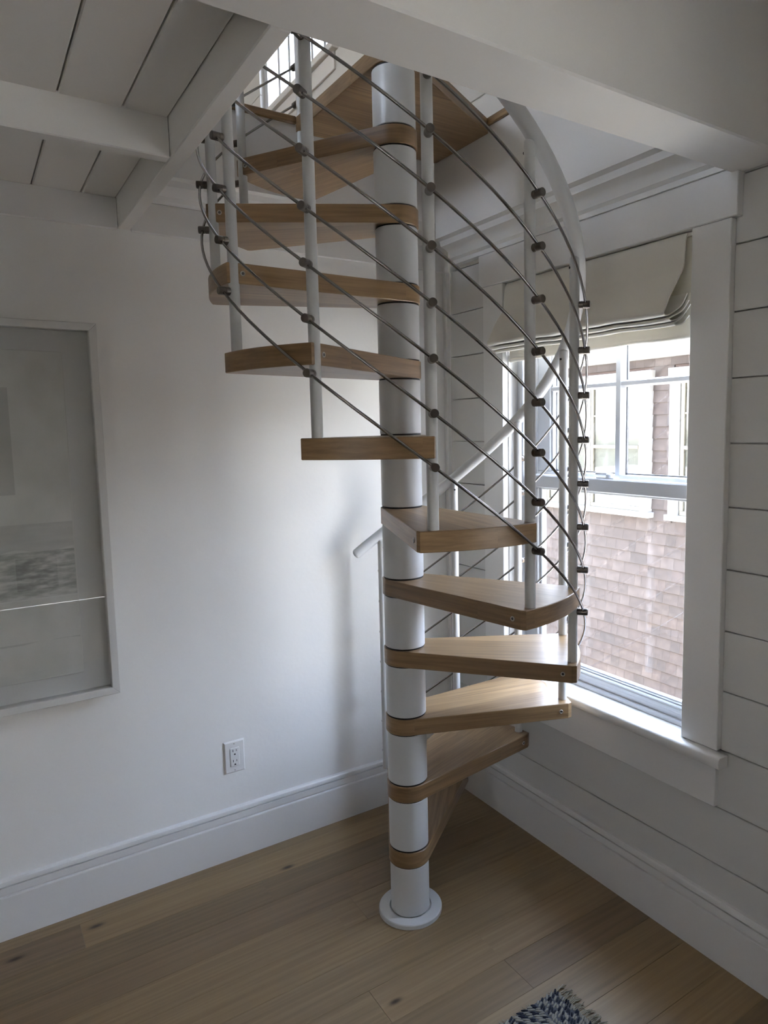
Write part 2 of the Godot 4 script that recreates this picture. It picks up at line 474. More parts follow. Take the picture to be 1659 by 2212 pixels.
func build_upper_floor():
	var uf := structure("floor_upper", "upper floor boards round the stairwell opening", "floor")
	bx(Vector3(-4.7, 2.50, -2.7), Vector3(0.0, 2.5285, 0.0), "floor_board", M.nosing, uf)
	bx(Vector3(-4.7, 2.50, 0.0), Vector3(-1.1875, 2.5285, 1.25), "floor_board", M.nosing, uf)
	bx(Vector3(-4.7, 2.50, 1.25), Vector3(0.0, 2.5285, 4.7), "floor_board", M.nosing, uf)
	bx(Vector3(-4.7, 2.40, -2.7), Vector3(0.0, 2.50, -0.12), "joist_box", M.core, uf)
	var wr := structure("wall_upper_right", "white shiplap wall of the upper floor", "wall")
	var h2 := [-1.92, -0.91, 3.38, 4.62]
	wall_with_hole(wr, 0, 0.014, 0.16, -2.82, 4.82, 2.5, 5.0, h2, M.core)
	var y := 2.53
	while y < 4.99:
		var hi := minf(y + 0.1655, 4.99)
		for s in ([[-2.7, h2[0]], [h2[1], 4.7]] if (hi > h2[2] and y < h2[3]) else [[-2.7, 4.7]]):
			bx(Vector3(0.0, y + 0.0015, s[0]), Vector3(0.0145, hi, s[1]), "shiplap_board", M.ship, wr, 0.0014)
		y += 0.16709
	var w4 := structure("window_3", "bright upstairs window seen through the stairwell", "window")
	glazing(w4, 0, 0.06, h2, 6, 2)
	bx(Vector3(-0.035, 3.345, h2[0] - 0.03), Vector3(0.03, 3.38, h2[1] + 0.03), "stool", M.trim, w4, 0.003)
	bx(Vector3(-0.012, 3.26, h2[0]), Vector3(0.0, 3.345, h2[1]), "apron", M.trim, w4, 0.002)
	var wl := structure("wall_upper_left", "off-white far wall of the upper floor", "wall")
	var hl := [0.0, 1.25, 3.25, 4.35]
	wall_with_hole(wl, 0, -4.82, -4.7, -2.82, 4.82, 2.5, 5.0, hl, M.wall)
	var w5 := structure("window_4", "wide upstairs window across from the stairwell", "window")
	glazing(w5, 0, -4.76, hl, 3, 1)
	var wb := structure("wall_upper_back", "off-white walls closing the upper floor at both ends", "wall")
	bx(Vector3(-4.7, 2.5, -2.82), Vector3(0.014, 5.0, -2.7), "wall_panel", M.wall, wb)
	bx(Vector3(-4.7, 2.5, 4.7), Vector3(0.014, 5.0, 4.82), "wall_panel", M.wall, wb)
	var uc := structure("ceiling_upper", "white flat ceiling of the upper floor", "ceiling")
	bx(Vector3(-4.9, 4.99, -2.9), Vector3(0.55, 5.15, 4.9), "ceiling_panel", M.ceil, uc)

# ======================================================================= the stair window
func build_window():
	var w := structure("window_1", "tall white double-hung window beside the spiral stair", "window")
	bx(Vector3(-0.019, STOOL, CZ0), Vector3(0.006, HEAD, WZ0), "casing", M.trim, w, 0.002)
	bx(Vector3(-0.019, STOOL, WZ1), Vector3(0.006, HEAD, CZ1), "casing", M.trim, w, 0.002)
	bx(Vector3(-0.024, HEAD, CZ0 - 0.018), Vector3(0.006, 2.127, CZ1 + 0.018), "header", M.trim, w, 0.002)
	# stool with a rounded nose, and apron
	var mb := MB.new()
	var y := STOOL
	mb.prism(PackedVector2Array([Vector2(-0.0165, y - 0.032), Vector2(-0.052, y - 0.032), Vector2(-0.057, y - 0.027), Vector2(-0.059, y - 0.016), Vector2(-0.057, y - 0.005), Vector2(-0.052, y), Vector2(-0.0175, y), Vector2(-0.0165, y - 0.001)]), Vector3(0, 0, CZ0 - 0.032), Vector3.RIGHT, Vector3.UP, CZ1 - CZ0 + 0.064, Vector3(0, 0, 1), 0.001, 0.9)
	obj(mb, "stool", M.trim, w)
	bx(Vector3(-0.0125, y - 0.032, WZ0), Vector3(0.058, y - 0.002, WZ1), "inner_sill", M.trim, w, 0.0015)
	bx(Vector3(-0.0165, y - 0.032, WZ0), Vector3(-0.0125, y - 0.010, WZ1), "inner_sill", M.trim, w)
	bx(Vector3(0.038, y - 0.003, WZ0 + 0.006), Vector3(0.051, y + 0.014, WZ1 - 0.006), "stop", M.vinyl, w, 0.003)
	bx(Vector3(-0.017, 0.449, CZ0 + 0.004), Vector3(0.006, y - 0.032, CZ1 - 0.004), "apron", M.trim, w, 0.002)
	# jamb lining and outer frame
	for s in [[WZ0 - 0.02, WZ0 + 0.004], [WZ1 - 0.004, WZ1 + 0.02]]:
		bx(Vector3(0.006, y, s[0]), Vector3(0.16, HEAD + 0.004, s[1]), "jamb", M.trim, w, 0.001)
	bx(Vector3(0.006, HEAD - 0.002, WZ0 - 0.02), Vector3(0.16, HEAD + 0.02, WZ1 + 0.02), "head_jamb", M.trim, w)
	bx(Vector3(0.058, y - 0.04, WZ0 - 0.02), Vector3(0.2, y + 0.004, WZ1 + 0.02), "sill", M.vinyl, w, 0.004)
	var gl := 0.487        # glass edges
	var gr := 1.101
	for s in [[WZ0 + 0.004, 0.405], [1.128, WZ1 - 0.004]]:
		bx(Vector3(0.045, y + 0.004, s[0]), Vector3(0.15, HEAD - 0.004, s[1]), "frame_track", M.vinyl, w, 0.003)
		bx(Vector3(0.092, y + 0.004, s[0]), Vector3(0.098, HEAD - 0.004, s[1] + (0.02 if s[0] < 0.7 else 0.0)), "parting_stop", M.vinyl, w, 0.001)
	bx(Vector3(0.035, y + 0.004, 0.392), Vector3(0.046, HEAD - 0.004, 0.412), "stop", M.vinyl, w, 0.003)
	# lower sash (nearer the room)
	var ls := [0.407, 1.128]
	bx(Vector3(0.05, y + 0.005, ls[0]), Vector3(0.09, 0.664, ls[1]), "sash_rail", M.vinyl, w, 0.004)
	bx(Vector3(0.046, 1.281, ls[0]), Vector3(0.09, 1.327, ls[1]), "sash_rail", M.vinyl, w, 0.004)
	bx(Vector3(0.05, 0.664, ls[0]), Vector3(0.09, 1.281, gl - 0.012), "sash_stile", M.vinyl, w, 0.003)
	bx(Vector3(0.05, 0.664, gr + 0.012), Vector3(0.09, 1.281, ls[1]), "sash_stile", M.vinyl, w, 0.003)
	for q in [[gl - 0.012, gl, 0.664, 1.281], [gr, gr + 0.012, 0.664, 1.281], [gl, gr, 0.664, 0.670], [gl, gr, 1.275, 1.281]]:
		bx(Vector3(0.058, q[2], q[0]), Vector3(0.082, q[3], q[1]), "glazing_bead", M.vinyl, w, 0.002)
	bx(Vector3(0.063, 0.669, gl), Vector3(0.082, 0.675, gr), "glazing_bead", M.vinyl, w, 0.002)
	bx(Vector3(0.0475, 0.642, ls[0]), Vector3(0.0505, 0.655, ls[1]), "glazing_bead", M.vinyl, w, 0.0012)
	bx(Vector3(0.068, 0.67, gl - 0.004), Vector3(0.072, 1.279, gr + 0.004), "pane", M.glass, w)
	# upper sash
	bx(Vector3(0.098, 1.318, ls[0]), Vector3(0.138, 1.338, ls[1]), "sash_rail", M.vinyl, w, 0.003)
	bx(Vector3(0.098, 1.95, ls[0]), Vector3(0.138, HEAD - 0.004, ls[1]), "sash_rail", M.vinyl, w, 0.003)
	bx(Vector3(0.098, 1.338, ls[0]), Vector3(0.138, 1.95, gl), "sash_stile", M.vinyl, w, 0.003)
	bx(Vector3(0.098, 1.338, gr), Vector3(0.138, 1.95, ls[1]), "sash_stile", M.vinyl, w, 0.003)
	for q in [[gl, gl + 0.008, 1.338, 1.95], [gr - 0.008, gr, 1.338, 1.95]]:
		bx(Vector3(0.104, q[2], q[0]), Vector3(0.13, q[3], q[1]), "glazing_bead", M.vinyl, w, 0.002)
	var pm := PackedVector2Array([Vector2(-0.018, 0.014), Vector2(-0.009, 0.0), Vector2(0.009, 0.0), Vector2(0.018, 0.014), Vector2(0.018, 0.026), Vector2(-0.018, 0.026)])
	var mv := MB.new(); mv.prism(pm, Vector3(0.1, 1.338, 0.794), Vector3(0, 0, 1), Vector3.RIGHT, 0.612, Vector3.UP); obj(mv, "muntin", M.vinyl, w)
	var ph := PackedVector2Array([Vector2(-0.011, 0.012), Vector2(-0.006, 0.0), Vector2(0.006, 0.0), Vector2(0.011, 0.012), Vector2(0.011, 0.024), Vector2(-0.011, 0.024)])
	var mh := MB.new(); mh.prism(ph, Vector3(0.102, 1.630, gl), Vector3.UP, Vector3.RIGHT, gr - gl, Vector3(0, 0, 1)); obj(mh, "muntin", M.vinyl, w)
	for q in [[gl, 0.794, 1.338, 1.63], [0.794, gr, 1.338, 1.63], [gl, 0.794, 1.63, 1.95], [0.794, gr, 1.63, 1.95]]:
		bx(Vector3(0.116, q[2], q[0]), Vector3(0.119, q[3], q[1]), "pane", M.glass, w)
		var sp := MB.new()      # the metal spacer bar round the sealed double pane
		var e0: float = 0.018 if q[0] > 0.7 else 0.008
		var e1: float = 0.018 if q[1] < 0.9 else 0.008
		for r in [[q[0] + e0, q[0] + e0 + 0.004, q[2], q[3]], [q[1] - e1 - 0.004, q[1] - e1, q[2], q[3]], [q[0], q[1], q[2] + 0.001, q[2] + 0.005]]:
			sp.box(Vector3(0.1195, r[2], r[0]), Vector3(0.127, r[3], r[1]))
		obj(sp, "spacer_bar", M.spacer, w)
	# sash lock on the meeting rail: a cam on a plate with its lever
	var lk := MB.new()
	lk.box(Vector3(0.056, 1.327, 0.742), Vector3(0.084, 1.331, 0.818), 0.0015)
	lk.lathe([Vector2(0.0, 0.014), Vector2(0.009, 0.013), Vector2(0.013, 0.009), Vector2(0.014, 0.0)], Vector3(0.07, 1.331, 0.79), Vector3.RIGHT, Vector3.UP, 16)
	lk.tube(PackedVector3Array([Vector3(0.07, 1.341, 0.79), Vector3(0.062, 1.342, 0.77), Vector3(0.056, 1.343, 0.745)]), 0.0045, 8, true)
	obj(lk, "sash_lock", M.vinyl, w)

func build_shade():
	var s := thing("roman_shade", "cream fabric roman shade gathered in soft folds at the window top", "window shade")
	var z0 := WZ0 + 0.007
	var z1 := WZ1 - 0.010
	# front fold: a closed cloth profile (x out of the wall, y), swept along the window with slack ends
	var front := [Vector2(-0.006, 2.005), Vector2(-0.014, 1.985), Vector2(-0.018, 1.95), Vector2(-0.022, 1.915), Vector2(-0.036, 1.89), Vector2(-0.058, 1.86), Vector2(-0.080, 1.825), Vector2(-0.094, 1.800), Vector2(-0.097, 1.791), Vector2(-0.092, 1.786), Vector2(-0.078, 1.787), Vector2(-0.05, 1.80), Vector2(-0.02, 1.82), Vector2(0.0, 1.85)]
	cloth(front, z0 + 0.002, z1 - 0.012, 0.0035, "fold", s)
	cloth([Vector2(0.0, 1.83), Vector2(-0.03, 1.80), Vector2(-0.068, 1.783), Vector2(-0.080, 1.778), Vector2(-0.082, 1.774), Vector2(-0.074, 1.772), Vector2(-0.05, 1.777), Vector2(-0.01, 1.80)], z0 + 0.006, z1 - 0.006, 0.003, "fold", s)
	cloth([Vector2(0.004, 1.82), Vector2(-0.03, 1.785), Vector2(-0.058, 1.770), Vector2(-0.066, 1.766), Vector2(-0.066, 1.762), Vector2(-0.058, 1.761), Vector2(-0.03, 1.768), Vector2(0.0, 1.79)], z0 + 0.010, z1 - 0.004, 0.003, "fold", s)
	cloth([Vector2(0.008, 2.0), Vector2(0.008, 1.9), Vector2(0.006, 1.80), Vector2(0.004, 1.75), Vector2(0.001, 1.737), Vector2(0.004, 1.733), Vector2(0.010, 1.735), Vector2(0.012, 1.76)], z0 + 0.004, z1 - 0.002, 0.003, "hem_panel", s)
	bx(Vector3(-0.006, 1.998, z0), Vector3(0.022, HEAD - 0.003, z1), "head_rail", M.fabric, s, 0.003)

func cloth(prof: Array, za: float, zb: float, th: float, called: String, parent: Node3D):
	var fine := []
	for i in prof.size() - 1:      # Catmull-Rom through the profile
		var p0: Vector2 = prof[maxi(i - 1, 0)]
		var p1: Vector2 = prof[i]
		var p2: Vector2 = prof[i + 1]
		var p3: Vector2 = prof[mini(i + 2, prof.size() - 1)]
		for k in 4: fine.append(p1.cubic_interpolate(p2, p0, p3, k / 4.0))
	fine.append(prof[-1])
	var m := fine.size()
	var nz := noise(77, 1.3, 2)
	var cols := 24
	var mb := MB.new()
	var pt := func(i: int, j: int, side: float) -> Vector3:
		var d: Vector2 = (fine[mini(i + 1, m - 1)] - fine[maxi(i - 1, 0)]).normalized()
		var nn := Vector2(d.y, -d.x)
		var p: Vector2 = fine[i] + nn * th * 0.5 * side
		var z := lerpf(za, zb, float(j) / cols)
		var amp := 0.0022 * clampf((2.0 - p.y) * 8.0, 0.0, 1.0)
		return Vector3(p.x + amp * nz.get_noise_2d(z * 4.0, p.y * 6.0) * 3.0, p.y + amp * nz.get_noise_2d(z * 3.0, 40.0) * 2.0, z)
	var nrm := func(i: int, j: int, side: float) -> Vector3:
		var du: Vector3 = pt.call(mini(i + 1, m - 1), j, side) - pt.call(maxi(i - 1, 0), j, side)
		var dv: Vector3 = pt.call(i, mini(j + 1, cols), side) - pt.call(i, maxi(j - 1, 0), side)
		var g := du.cross(dv).normalized()
		var d: Vector2 = (fine[mini(i + 1, m - 1)] - fine[maxi(i - 1, 0)]).normalized()
		return g if g.dot(Vector3(d.y, -d.x, 0) * side) > 0 else -g
	for side in [-1.0, 1.0]:
		var id := []
		for i in m:
			for j in cols + 1: id.append(mb.vert(pt.call(i, j, side), nrm.call(i, j, side)))
		for i in m - 1:
			for j in cols:
				var a: int = id[i * (cols + 1) + j]
				var b: int = id[i * (cols + 1) + j + 1]
				var c: int = id[(i + 1) * (cols + 1) + j + 1]
				var e: int = id[(i + 1) * (cols + 1) + j]
				mb.tri_i(a, b, c); mb.tri_i(a, c, e)
	for j in [0, cols]:
		for i in m - 1: mb.quad(pt.call(i, j, -1.0), pt.call(i + 1, j, -1.0), pt.call(i + 1, j, 1.0), pt.call(i, j, 1.0), Vector3(0, 0, -1.0 if j == 0 else 1.0))
	obj(mb, called, M.fabric, parent)

# ======================================================================= outside
const NX := 4.5
func build_outside():
	var g := structure("ground", "pale crushed-shell passage between the two houses", "ground")
	bx(Vector3(-40, -2.2, -40), Vector3(40, -2.0, 40), "shell_gravel", mottled(Color(0.74, 0.725, 0.69), 0.12, 31, 2.0, 0.95), g)
	bx(Vector3(2.7, -2.02, -12), Vector3(4.52, -1.985, 12), "planting_bed", mottled(Color(0.22, 0.185, 0.155), 0.25, 33, 1.0, 0.95), g)
	var h := thing("neighboring_house", "neighboring house with weathered cedar shingles and white window trim", "house", Vector3(NX, 0, 0))
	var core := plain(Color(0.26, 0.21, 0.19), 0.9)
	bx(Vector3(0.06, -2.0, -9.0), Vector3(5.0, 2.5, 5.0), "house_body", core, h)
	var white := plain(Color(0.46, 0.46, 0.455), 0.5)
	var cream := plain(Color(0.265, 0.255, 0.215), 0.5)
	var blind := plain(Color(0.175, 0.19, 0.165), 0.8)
	# windows: [left glass z, right glass z] of each unit; y measures shared
	var gt := 1.945
	var gb := 0.61
	var units := [[-4.12, -3.53], [-3.385, -2.735], [-2.155, -1.5]]
	var cas := [[-4.28, -2.58], [-2.325, -1.33]]
	for u in units:
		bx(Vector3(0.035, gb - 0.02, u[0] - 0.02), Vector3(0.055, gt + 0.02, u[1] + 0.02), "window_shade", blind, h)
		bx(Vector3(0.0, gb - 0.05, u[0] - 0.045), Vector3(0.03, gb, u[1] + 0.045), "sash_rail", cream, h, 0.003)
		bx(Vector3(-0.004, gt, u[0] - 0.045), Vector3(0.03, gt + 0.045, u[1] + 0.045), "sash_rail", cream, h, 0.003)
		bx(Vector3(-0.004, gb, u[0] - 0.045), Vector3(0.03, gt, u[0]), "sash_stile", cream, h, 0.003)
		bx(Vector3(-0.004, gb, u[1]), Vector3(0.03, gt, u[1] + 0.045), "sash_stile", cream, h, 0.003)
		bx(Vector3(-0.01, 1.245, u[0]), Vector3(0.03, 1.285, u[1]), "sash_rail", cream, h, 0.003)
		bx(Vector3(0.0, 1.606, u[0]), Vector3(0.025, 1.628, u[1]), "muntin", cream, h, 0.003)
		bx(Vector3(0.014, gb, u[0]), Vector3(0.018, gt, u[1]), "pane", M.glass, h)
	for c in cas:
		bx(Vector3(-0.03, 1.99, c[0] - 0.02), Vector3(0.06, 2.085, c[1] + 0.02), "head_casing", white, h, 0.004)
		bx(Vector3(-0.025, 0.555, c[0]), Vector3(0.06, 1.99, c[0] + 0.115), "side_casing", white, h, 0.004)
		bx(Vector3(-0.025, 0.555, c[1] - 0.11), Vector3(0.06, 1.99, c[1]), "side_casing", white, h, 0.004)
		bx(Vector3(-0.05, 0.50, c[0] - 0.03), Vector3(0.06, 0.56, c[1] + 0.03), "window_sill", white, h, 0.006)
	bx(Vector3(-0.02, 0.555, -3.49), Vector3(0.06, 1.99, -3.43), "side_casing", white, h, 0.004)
	# eave: stepped frieze, soffit, fascia, roof
	bx(Vector3(-0.035, 2.205, -9.0), Vector3(0.06, 2.30, 5.0), "frieze_board", white, h, 0.004)
	bx(Vector3(-0.075, 2.30, -9.0), Vector3(0.06, 2.345, 5.0), "bed_moulding", white, h, 0.004)
	bx(Vector3(-0.34, 2.345, -9.0), Vector3(0.06, 2.375, 5.0), "soffit", white, h, 0.004)
	bx(Vector3(-0.36, 2.345, -9.0), Vector3(-0.335, 2.52, 5.0), "fascia", white, h, 0.004)
	var rf := MB.new()
	rf.prism(PackedVector2Array([Vector2(-0.42, 2.50), Vector2(2.4, 2.95), Vector2(5.3, 2.5), Vector2(5.3, 2.44), Vector2(-0.42, 2.44)]), Vector3(0, 0, -9.2), Vector3.RIGHT, Vector3.UP, 14.4, Vector3(0, 0, 1))
	obj(rf, "roof", mottled(Color(0.33, 0.31, 0.30), 0.15, 37, 0.5, 0.9), h)
	# shingles: courses of 12.7 cm, each shingle a wedge with its own tone
	var rng := RandomNumberGenerator.new(); rng.seed = 41
	var img := shingle_texture()
	var tones := []
	for t in [Color(0.258, 0.243, 0.238), Color(0.236, 0.220, 0.214), Color(0.276, 0.262, 0.257), Color(0.222, 0.211, 0.208), Color(0.262, 0.242, 0.234)]:
		var m := StandardMaterial3D.new(); m.albedo_texture = img; m.albedo_color = t; m.roughness = 0.9
		m.uv1_triplanar = true; m.uv1_scale = Vector3(1, 1, 1) / 0.5; m.uv1_offset = Vector3(rng.randf(), rng.randf(), rng.randf())
		tones.append(m)
	var shapes := []
	for wd in [0.09, 0.115, 0.14, 0.165, 0.19, 0.22]:
		var row := []
		for m in tones:
			var sh := MB.new()
			sh.prism(PackedVector2Array([Vector2(-0.024, 0.003), Vector2(-0.0225, 0.0), Vector2(0.0, -0.001), Vector2(0.0, 0.19), Vector2(-0.003, 0.19)]), Vector3(0.06, 0, 0.001), Vector3.RIGHT, Vector3.UP, wd - 0.0012, Vector3(0, 0, 1))
			row.append(sh.mesh(m))
		shapes.append([wd, row])
	var rest := []
	for t in tones: rest.append(MB.new())
	var course := 0
	var made := 0
	var y := 0.215 - 0.127 * 17
	while y < 2.20:
		var z := -6.0 + rng.randf() * 0.1
		while z < 1.5:
			var pick: int = rng.randi() % 6
			var wd: float = shapes[pick][0]
			var top := y + 0.127
			var hid := false
			for c in cas:
				if z + wd > c[0] + 0.02 and z < c[1] - 0.02 and top > 0.51 and y < 2.07: hid = true
			var cut := hid
			if not hid:
				var tone: int = rng.randi() % 5
				var seen := z > -3.75 and z < -0.9 and y > -1.5
				if seen and y < 0.5: seen = z > -3.65 - y * 0.0 and z < -1.55 + (0.5 - y) * 0.1
				if y >= 0.5: seen = z > -2.62 and z < -2.25
				if seen and made < 300:
					put(shapes[pick][1][tone], "shingle", h, Vector3(0, y, z)); made += 1
				else:
					rest[tone].prism(PackedVector2Array([Vector2(-0.024, 0.0), Vector2(0.0, -0.001), Vector2(0.0, 0.19), Vector2(-0.003, 0.19)]), Vector3(0.06, y, z + 0.001), Vector3.RIGHT, Vector3.UP, wd - 0.0012, Vector3(0, 0, 1))
			elif cut:
				# fill up to the casing on both sides
				for c in cas:
					if z < c[0] and z + wd > c[0]:
						rest[pick % 5].prism(PackedVector2Array([Vector2(-0.024, 0.0), Vector2(0.0, -0.001), Vector2(0.0, 0.19), Vector2(-0.003, 0.19)]), Vector3(0.06, y, z), Vector3.RIGHT, Vector3.UP, c[0] - z, Vector3(0, 0, 1))
					if z < c[1] and z + wd > c[1]:
						rest[pick % 5].prism(PackedVector2Array([Vector2(-0.024, 0.0), Vector2(0.0, -0.001), Vector2(0.0, 0.19), Vector2(-0.003, 0.19)]), Vector3(0.06, y, c[1]), Vector3.RIGHT, Vector3.UP, z + wd - c[1], Vector3(0, 0, 1))
			z += wd
		y += 0.127
		course += 1
	var am := ArrayMesh.new()
	for t in 5: rest[t].surface(am, tones[t])
	stuff(put(am, "shingles", h))

func shingle_texture() -> ImageTexture:
	var im := Image.create(256, 256, true, Image.FORMAT_RGB8)
	var a := noise(51, 1.0, 4)
	var b := noise(52, 1.0, 3)
	for y in 256:
		for x in 256:
			var u := float(x) / 256
			var v := float(y) / 256
			var t := 0.5 + 0.55 * a.get_noise_2d(u * 60.0, v * 5.0) + 0.5 * b.get_noise_2d(u * 6.0, v * 5.0)
			im.set_pixel(x, y, Color(0.56, 0.50, 0.48).lerp(Color(0.88, 0.83, 0.80), clampf(t, 0, 1)))
	im.generate_mipmaps()
	return ImageTexture.create_from_image(im)

# ======================================================================= spiral staircase
func top_of(k: int) -> float: return Y0 + RISER * k
func ang_lead(k: int) -> float: return deg_to_rad(-61.5 + 29.95 * k)
func ang_post(k: int) -> float: return deg_to_rad(-66.0 + 29.95 * k - (1.6 if k == 0 else 0.0))
func on_circle(r: float, a: float, y: float) -> Vector3: return Vector3(r * cos(a), y, r * sin(a))

func hull_tread(width: float) -> PackedVector2Array:
	# local plan: leading corner at angle 0, trailing corner at -width, round collar about the origin; corners rounded a little
	var p := PackedVector2Array()
	var steps := 14
	var rr := 0.012 / R_OUT
	p.append(Vector2.from_angle(-0.0) * (R_OUT - 0.012))
	for i in steps + 1:
		var a := -rr * 0.6 - (width - rr * 1.2) * i / steps
		p.append(Vector2.from_angle(a) * R_OUT)
	p.append(Vector2.from_angle(-width) * (R_OUT - 0.012))
	var half := acos(R_COLLAR / R_OUT)
	var a0 := -width - half
	var a1 := half - TAU
	for i in 23:
		p.append(Vector2.from_angle(lerpf(a0, a1, i / 22.0)) * R_COLLAR)
	return p

func build_staircase():
	var s := thing("spiral_staircase", "white steel spiral staircase with brown wood treads and cable railing", "staircase", Vector3(CX, 0, CZ))
	var ax := Vector3.RIGHT
	var up := Vector3.UP
	# base plate and column
	var b := MB.new()
	b.lathe([Vector2(0.0, 0.0), Vector2(0.0985, 0.0), Vector2(0.0985, 0.012), Vector2(0.0965, 0.0145), Vector2(0.066, 0.0145), Vector2(0.0648, 0.013), Vector2(0.0648, 0.008), Vector2(0.0, 0.008)], Vector3.ZERO, ax, up, 64)
	obj(b, "base_plate", M.metal_white, s)
	for k in range(1, 13):
		var lo := top_of(k - 1) if k > 1 else 0.008
		var hi := top_of(k) - TT
		var c := MB.new()
		c.lathe([Vector2(0.0, lo + 0.004), Vector2(R_COL - 0.0015, lo + 0.004), Vector2(R_COL, lo + 0.0055), Vector2(R_COL, hi - 0.0055), Vector2(R_COL - 0.0015, hi - 0.004), Vector2(0.0, hi - 0.004)], Vector3.ZERO, ax, up, 48)
		obj(c, "column_tube", M.metal_white, s)
		var ws := MB.new()
		ws.lathe([Vector2(0.0, hi - 0.0045), Vector2(0.0585, hi - 0.0045), Vector2(0.0585, hi + 0.001), Vector2(0.0, hi + 0.001)], Vector3.ZERO, ax, up, 32)
		ws.lathe([Vector2(0.0, top_of(k) - 0.001), Vector2(0.0585, top_of(k) - 0.001), Vector2(0.0585, top_of(k) + 0.0045), Vector2(0.0, top_of(k) + 0.0045)], Vector3.ZERO, ax, up, 32)
		obj(ws, "washer", M.rubber, s)
	# treads
	var width := deg_to_rad(35.5)
	var poly := hull_tread(width)
	var meshes := []
	for i in 3:
		var t := MB.new()
		# the grain runs along the tread's middle, which is the local x axis of its mesh
		var q := PackedVector2Array()
		for p in poly: q.append(p.rotated(width * 0.5))
		t.prism(q, Vector3(0, -TT, 0), Vector3.RIGHT, Vector3(0, 0, 1), TT, Vector3.UP, 0.0016, 0.35)
		meshes.append(t.mesh(M.treads[i]))
	for k in range(1, 12):
		var tr := put(meshes[k % 3], "tread", s, Vector3(0, top_of(k), 0))
		tr.rotation.y = -(ang_lead(k) - width * 0.5)
		# screw caps on the leading and trailing edges, close to the outer corners
		for e in [1.0, -1.0]:
			var half := acos(R_COLLAR / R_OUT)
			var na: float = e * (width * 0.5 + half)                 # outward normal of that edge
			var nrm := Vector3(cos(na), 0, sin(na))
			var corner := Vector3(cos(e * width * 0.5), 0, sin(e * width * 0.5)) * R_OUT
			var along := (nrm * R_COLLAR - corner).normalized()
			var at := corner + along * 0.036 + Vector3(0, -TT * 0.5, 0)
			screw(tr, at, nrm)
	# landing: a broad board reaching to the edges of the upper floor
	var lp := PackedVector2Array()
	var c1 := Vector2(-0.668 - CX, 0.088 - CZ)
	var c3 := Vector2(-0.115 - CX, 0.409 - CZ)
	for p in [c1, Vector2(-0.126 - CX, 0.098 - CZ), Vector2(-0.116 - CX, 0.108 - CZ), c3]: lp.append(p)
	var a3 := c3.angle() + acos(R_COLLAR / c3.length())
	var a1 := c1.angle() + TAU - acos(R_COLLAR / c1.length())
	for i in 17: lp.append(Vector2.from_angle(lerpf(a3, a1, i / 16.0)) * R_COLLAR)
	var lm := MB.new(); lm.prism(lp, Vector3(0, top_of(12) - TT, 0), Vector3.RIGHT, Vector3(0, 0, 1), TT, Vector3.UP, 0.0016, 0.35)
	var land := obj(lm, "landing", M.treads[1], s)
	land.set_meta("label", "broad wood landing at the top of the stair")
	screw(land, Vector3(-0.30 - CX, top_of(12) - TT, 0.30 - CZ), Vector3.DOWN)
	# posts with their cable clamps
	for k in range(0, 12):
		var a := ang_post(k)
		var y0 := top_of(maxi(k, 1)) - 0.004
		var y1 := top_of(k) + 1.085
		var d := on_circle(1.0, a, 0)
		var p := MB.new()
		p.lathe([Vector2(0.0, y0), Vector2(0.0132, y0), Vector2(0.0132, y1 - 0.004), Vector2(0.010, y1), Vector2(0.0, y1)], d * R_POST, ax, up, 20)
		var post := obj(p, "post", M.post, s)
		for i in 8:
			if k == 0 and i == 0: continue
			var y := top_of(k) + 0.142 + 0.1170 * i
			var cl := MB.new()
			cl.lathe([Vector2(0.0, 0.0), Vector2(0.0085, 0.0), Vector2(0.0098, 0.0014), Vector2(0.0098, 0.0105), Vector2(0.0088, 0.0109), Vector2(0.0088, 0.0121), Vector2(0.0098, 0.0125), Vector2(0.0098, 0.0275), Vector2(0.0086, 0.0290), Vector2(0.0, 0.0290)], d * (R_POST + 0.0115) + up * y, d.cross(up).normalized(), d, 16)
			obj(cl, "cable_clamp", M.clamp, post)
		var sc := MB.new()
		var inw := (-d).rotated(up, 0.5)
		sc.lathe([Vector2(0.0, 0.003), Vector2(0.003, 0.002), Vector2(0.0035, 0.0)], d * R_POST + inw * 0.0128 + up * (y1 - 0.028), up, inw, 8)
		obj(sc, "screw", M.socket, post)
	# cables
	for i in 8:
		var path := PackedVector3Array()
		var k0 := 0.0 if i > 0 else 1.0
		var n := int((11.0 - k0) * 8)
		for j in n + 1:
			var k := lerpf(k0, 11.0, float(j) / n)
			var a := deg_to_rad(-66.0 + 29.95 * k)
			path.append(on_circle(R_CABLE, a, Y0 + RISER * k + 0.142 + 0.117 * i))
		var cb := MB.new(); cb.tube(path, 0.0036, 8); obj(cb, "cable", M.steel, s)
	# handrail
	var hp := PackedVector3Array()
	for j in 91:
		var k := lerpf(-0.40, 11.0, j / 90.0)
		var a := deg_to_rad(-66.0 + 29.95 * k)
		hp.append(on_circle(0.506, a, Y0 + RISER * k + 1.098 + 0.016 * clampf(1.0 - k, 0.0, 1.4)))
	var hr := MB.new(); hr.tube(hp, 0.0185, 18, true); obj(hr, "handrail", M.metal_white, s)

func screw(parent: Node3D, at: Vector3, nrm: Vector3):
	var r := MB.new()
	var side := nrm.cross(Vector3.UP).normalized() if absf(nrm.y) < 0.9 else Vector3.RIGHT
	r.lathe([Vector2(0.0062, -0.001), Vector2(0.0062, 0.0006), Vector2(0.0054, 0.0012), Vector2(0.0040, 0.0012), Vector2(0.0036, 0.0004), Vector2(0.0036, -0.001)], at, side, nrm, 16)
	var h := MB.new()
	h.lathe([Vector2(0.0036, 0.0004), Vector2(0.0024, 0.0002), Vector2(0.0, 0.0002)], at, side, nrm, 12)
	var am := ArrayMesh.new()
	r.surface(am, M.screw); h.surface(am, M.socket)
	put(am, "screw", parent)

